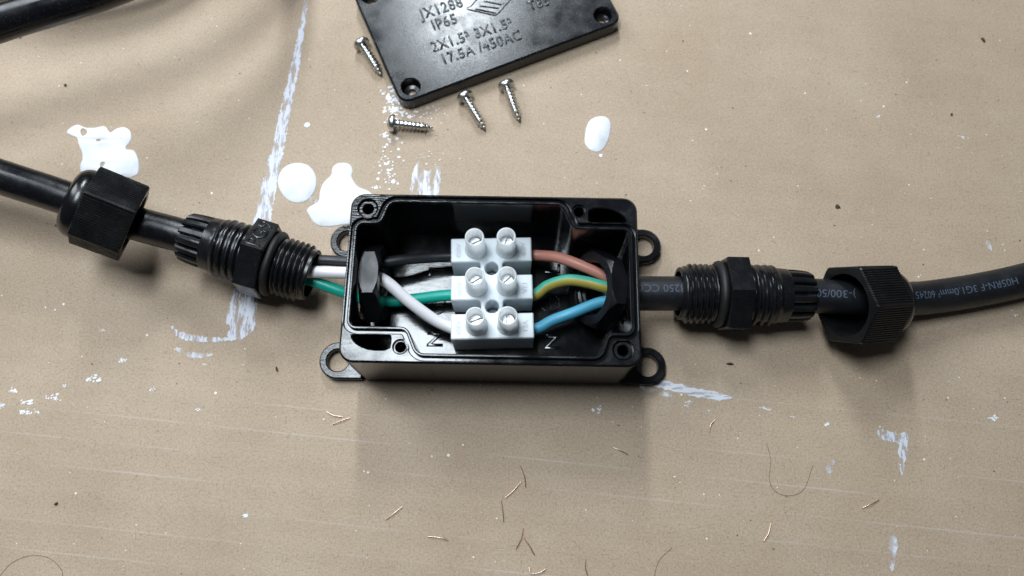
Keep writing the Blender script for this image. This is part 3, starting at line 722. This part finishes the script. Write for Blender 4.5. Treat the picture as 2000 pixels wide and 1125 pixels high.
screw('small steel screw with its head touching the lid edge', P(907, 187, 2.5).xy, P(947, 254, .9).xy, 2.6, 1.5, 2.0)
screw('small steel screw rightmost of the four, clear of the lid corner hole', P(988, 165, 2.5).xy, P(1016, 243, .9).xy, 2.6, 1.5, .9)

# ------------------------------------------------------------------ clippings, hairs and crumbs on the board
def strand(label, pts, m, r=.16):
    g = G(); w_ = [P(u, v, .3) for u, v in pts]
    w_ = [Vector((p.x, p.y, .18 + (.25 if 0 < i < len(w_) - 1 or i % 2 else .0))) for i, p in enumerate(w_)]
    tube(g, spline(w_, 6), r, 8); o = build('copper_strand', g.v, g.f, m, None, angle=60, loc=w_[0])
    props(o, label, 'wire clipping', 'copper clippings on the cardboard')
CS = [('bright copper clipping, upper one of a pair below the left box foot', [(637, 803), (650, 811), (669, 814)], 0),
      ('bright copper clipping, lower one of a pair below the left box foot', [(684, 816), (668, 821), (649, 829)], 0),
      ('straight bright copper clipping slanting below the box, left of centre', [(786, 989), (770, 1002), (753, 1015)], 0),
      ('bent pale copper clipping near the lower edge, left of centre', [(836, 1048), (860, 1050), (875, 1056)], 0),
      ('slanting copper clipping below the box middle', [(1018, 941), (1003, 958), (987, 972)], 0),
      ('dark upright clipping below the slanting middle clipping', [(979, 977), (982, 1000), (984, 1020)], 1),
      ('thin dark clipping above the slanting middle clipping', [(1016, 910), (1024, 930), (1027, 952)], 1),
      ('kinked dark clipping near the lower edge centre', [(1022, 1032), (1018, 1052), (1008, 1072)], 1),
      ('straight brown clipping beside the kinked one', [(1023, 1050), (1034, 1066), (1044, 1084)], 1),
      ('hooked copper clipping at the lower edge centre', [(1034, 1108), (1036, 1119), (1052, 1119), (1066, 1111)], 0),
      ('short curved clipping at the lower edge right of the hooked one', [(1144, 1092), (1143, 1108), (1148, 1124)], 1),
      ('short copper clipping below the right box foot', [(1198, 874), (1212, 880), (1227, 888)], 0),
      ('small curved copper clipping right of the box foot paint', [(1396, 820), (1388, 830), (1386, 844)], 0),
      ('slanting copper clipping at lower right', [(1717, 976), (1700, 985), (1685, 992)], 0),
      ('slightly curved bright clipping at lower right near the edge', [(1506, 1022), (1501, 1040), (1492, 1057)], 0)]
for lab, pts, dk in CS: strand(lab, pts, M_copdk if dk else M_copper, .09 if dk else .115)
for lab, pts in (('dark hair curled like a hook on the lower right cardboard', [(1497, 865), (1505, 900), (1502, 935), (1515, 960), (1542, 968), (1570, 955), (1587, 910)]),
                 ('short dark hair at the lower edge right of centre', [(1277, 1127), (1287, 1095), (1312, 1070)]),
                 ('arched dark hair in the lower left corner', [(-4, 1130), (20, 1102), (50, 1087), (75, 1085), (100, 1092), (120, 1112), (123, 1130)])):
    g = G(); pp = [P(u, v) for u, v in pts]; pp = [Vector((p.x, p.y, .12)) for p in pp]; tube(g, spline(pp, 8), .036, 6)
    props(build('hair', g.v, g.f, M_hair, None, angle=60, loc=pp[0]), lab, 'hair', 'loose hairs on the cardboard')
def crumb(label, u, v, rx, ry, a, h=.5):
    c = P(u, v); q = []
    for i in range(9):
        t = 2 * math.pi * i / 9; k = random.uniform(.75, 1.2); x, y = rx * k * math.cos(t), ry * k * math.sin(t)
        q.append((c.x + x * math.cos(a) - y * math.sin(a), c.y + x * math.sin(a) + y * math.cos(a)))
    g = prism(G(), q, [], 0, h, ch=min(rx, ry) * .4); props(build('dirt_crumb', g.v, g.f, M_dirt_shade, None, angle=50, loc=(c.x, c.y, 0)), label, 'crumb', 'dark crumbs on the cardboard')
crumb('dark flake on the cardboard below the right gland', 1425, 711, .9, .35, -.1)
crumb('round dark crumb on bare cardboard at upper right', 1636, 404, .8, .9, .3, .25)
crumb('dark chip near the upper right corner', 1920, 78, .5, .9, .3, .3)
crumb('dark splinter left of the lower left box foot', 541, 722, .22, .75, .25)
crumb('dark crumb touching the shade of the coiled cable at upper left', 39, 73, .5, .4, .2)
crumb('small ring-like dark crumb between coiled cable and paint splash', 128, 167, .35, .4, 0)
crumb('dark crumb on the lower left cardboard', 110, 984, .45, .28, .6)
crumb('small dark speck beside the bare cardboard right of the oval blob', 1858, 224, .25, .4, -.2)
# fine dark dust
g = G()
for _ in range(120): chip(random.uniform(-20, 2020), random.uniform(-20, 1150), abs(random.gauss(.07, .07)) + .05, random.uniform(.3, 1), random.uniform(0, 3), .1)
props(g.out('dust', M_dirt_shade, card, angle=60), 'fine dark dust', kind='stuff')
# fibres showing in the paper's face
def fibres(name, count, mat, wd, lmin, lmax):
    v = []; f = []
    for _ in range(count):
        x, y = random.uniform(-175, 175), random.uniform(-95, 125); a = random.gauss(1.9, .7); l = random.uniform(lmin, lmax) * random.uniform(.5, 1); bend = random.uniform(-.35, .35)
        q = [(x + math.cos(a) * l * t - math.sin(a) * bend * l * t * t, y + math.sin(a) * l * t + math.cos(a) * bend * l * t * t) for t in (0, .5, 1)]
        nx_, ny_ = -math.sin(a) * wd, math.cos(a) * wd; k = len(v)
        for (px_, py_), w_ in zip(q, (.5, 1, .4)): v += [(px_ + nx_ * w_, py_ + ny_ * w_, .004), (px_ - nx_ * w_, py_ - ny_ * w_, .004)]
        f += [(k, k + 1, k + 3, k + 2), (k + 2, k + 3, k + 5, k + 4)]
    props(build(name, v, f, mat, card, angle=60), 'fine paper fibres', kind='stuff')
fibres('dark_fibres', 5200, plastic('fibre_dark', (.22, .16, .11), .9), .04, .4, 1.8)
fibres('light_fibres', 4200, plastic('fibre_light', (.61, .53, .44), .9), .04, .4, 2.0)
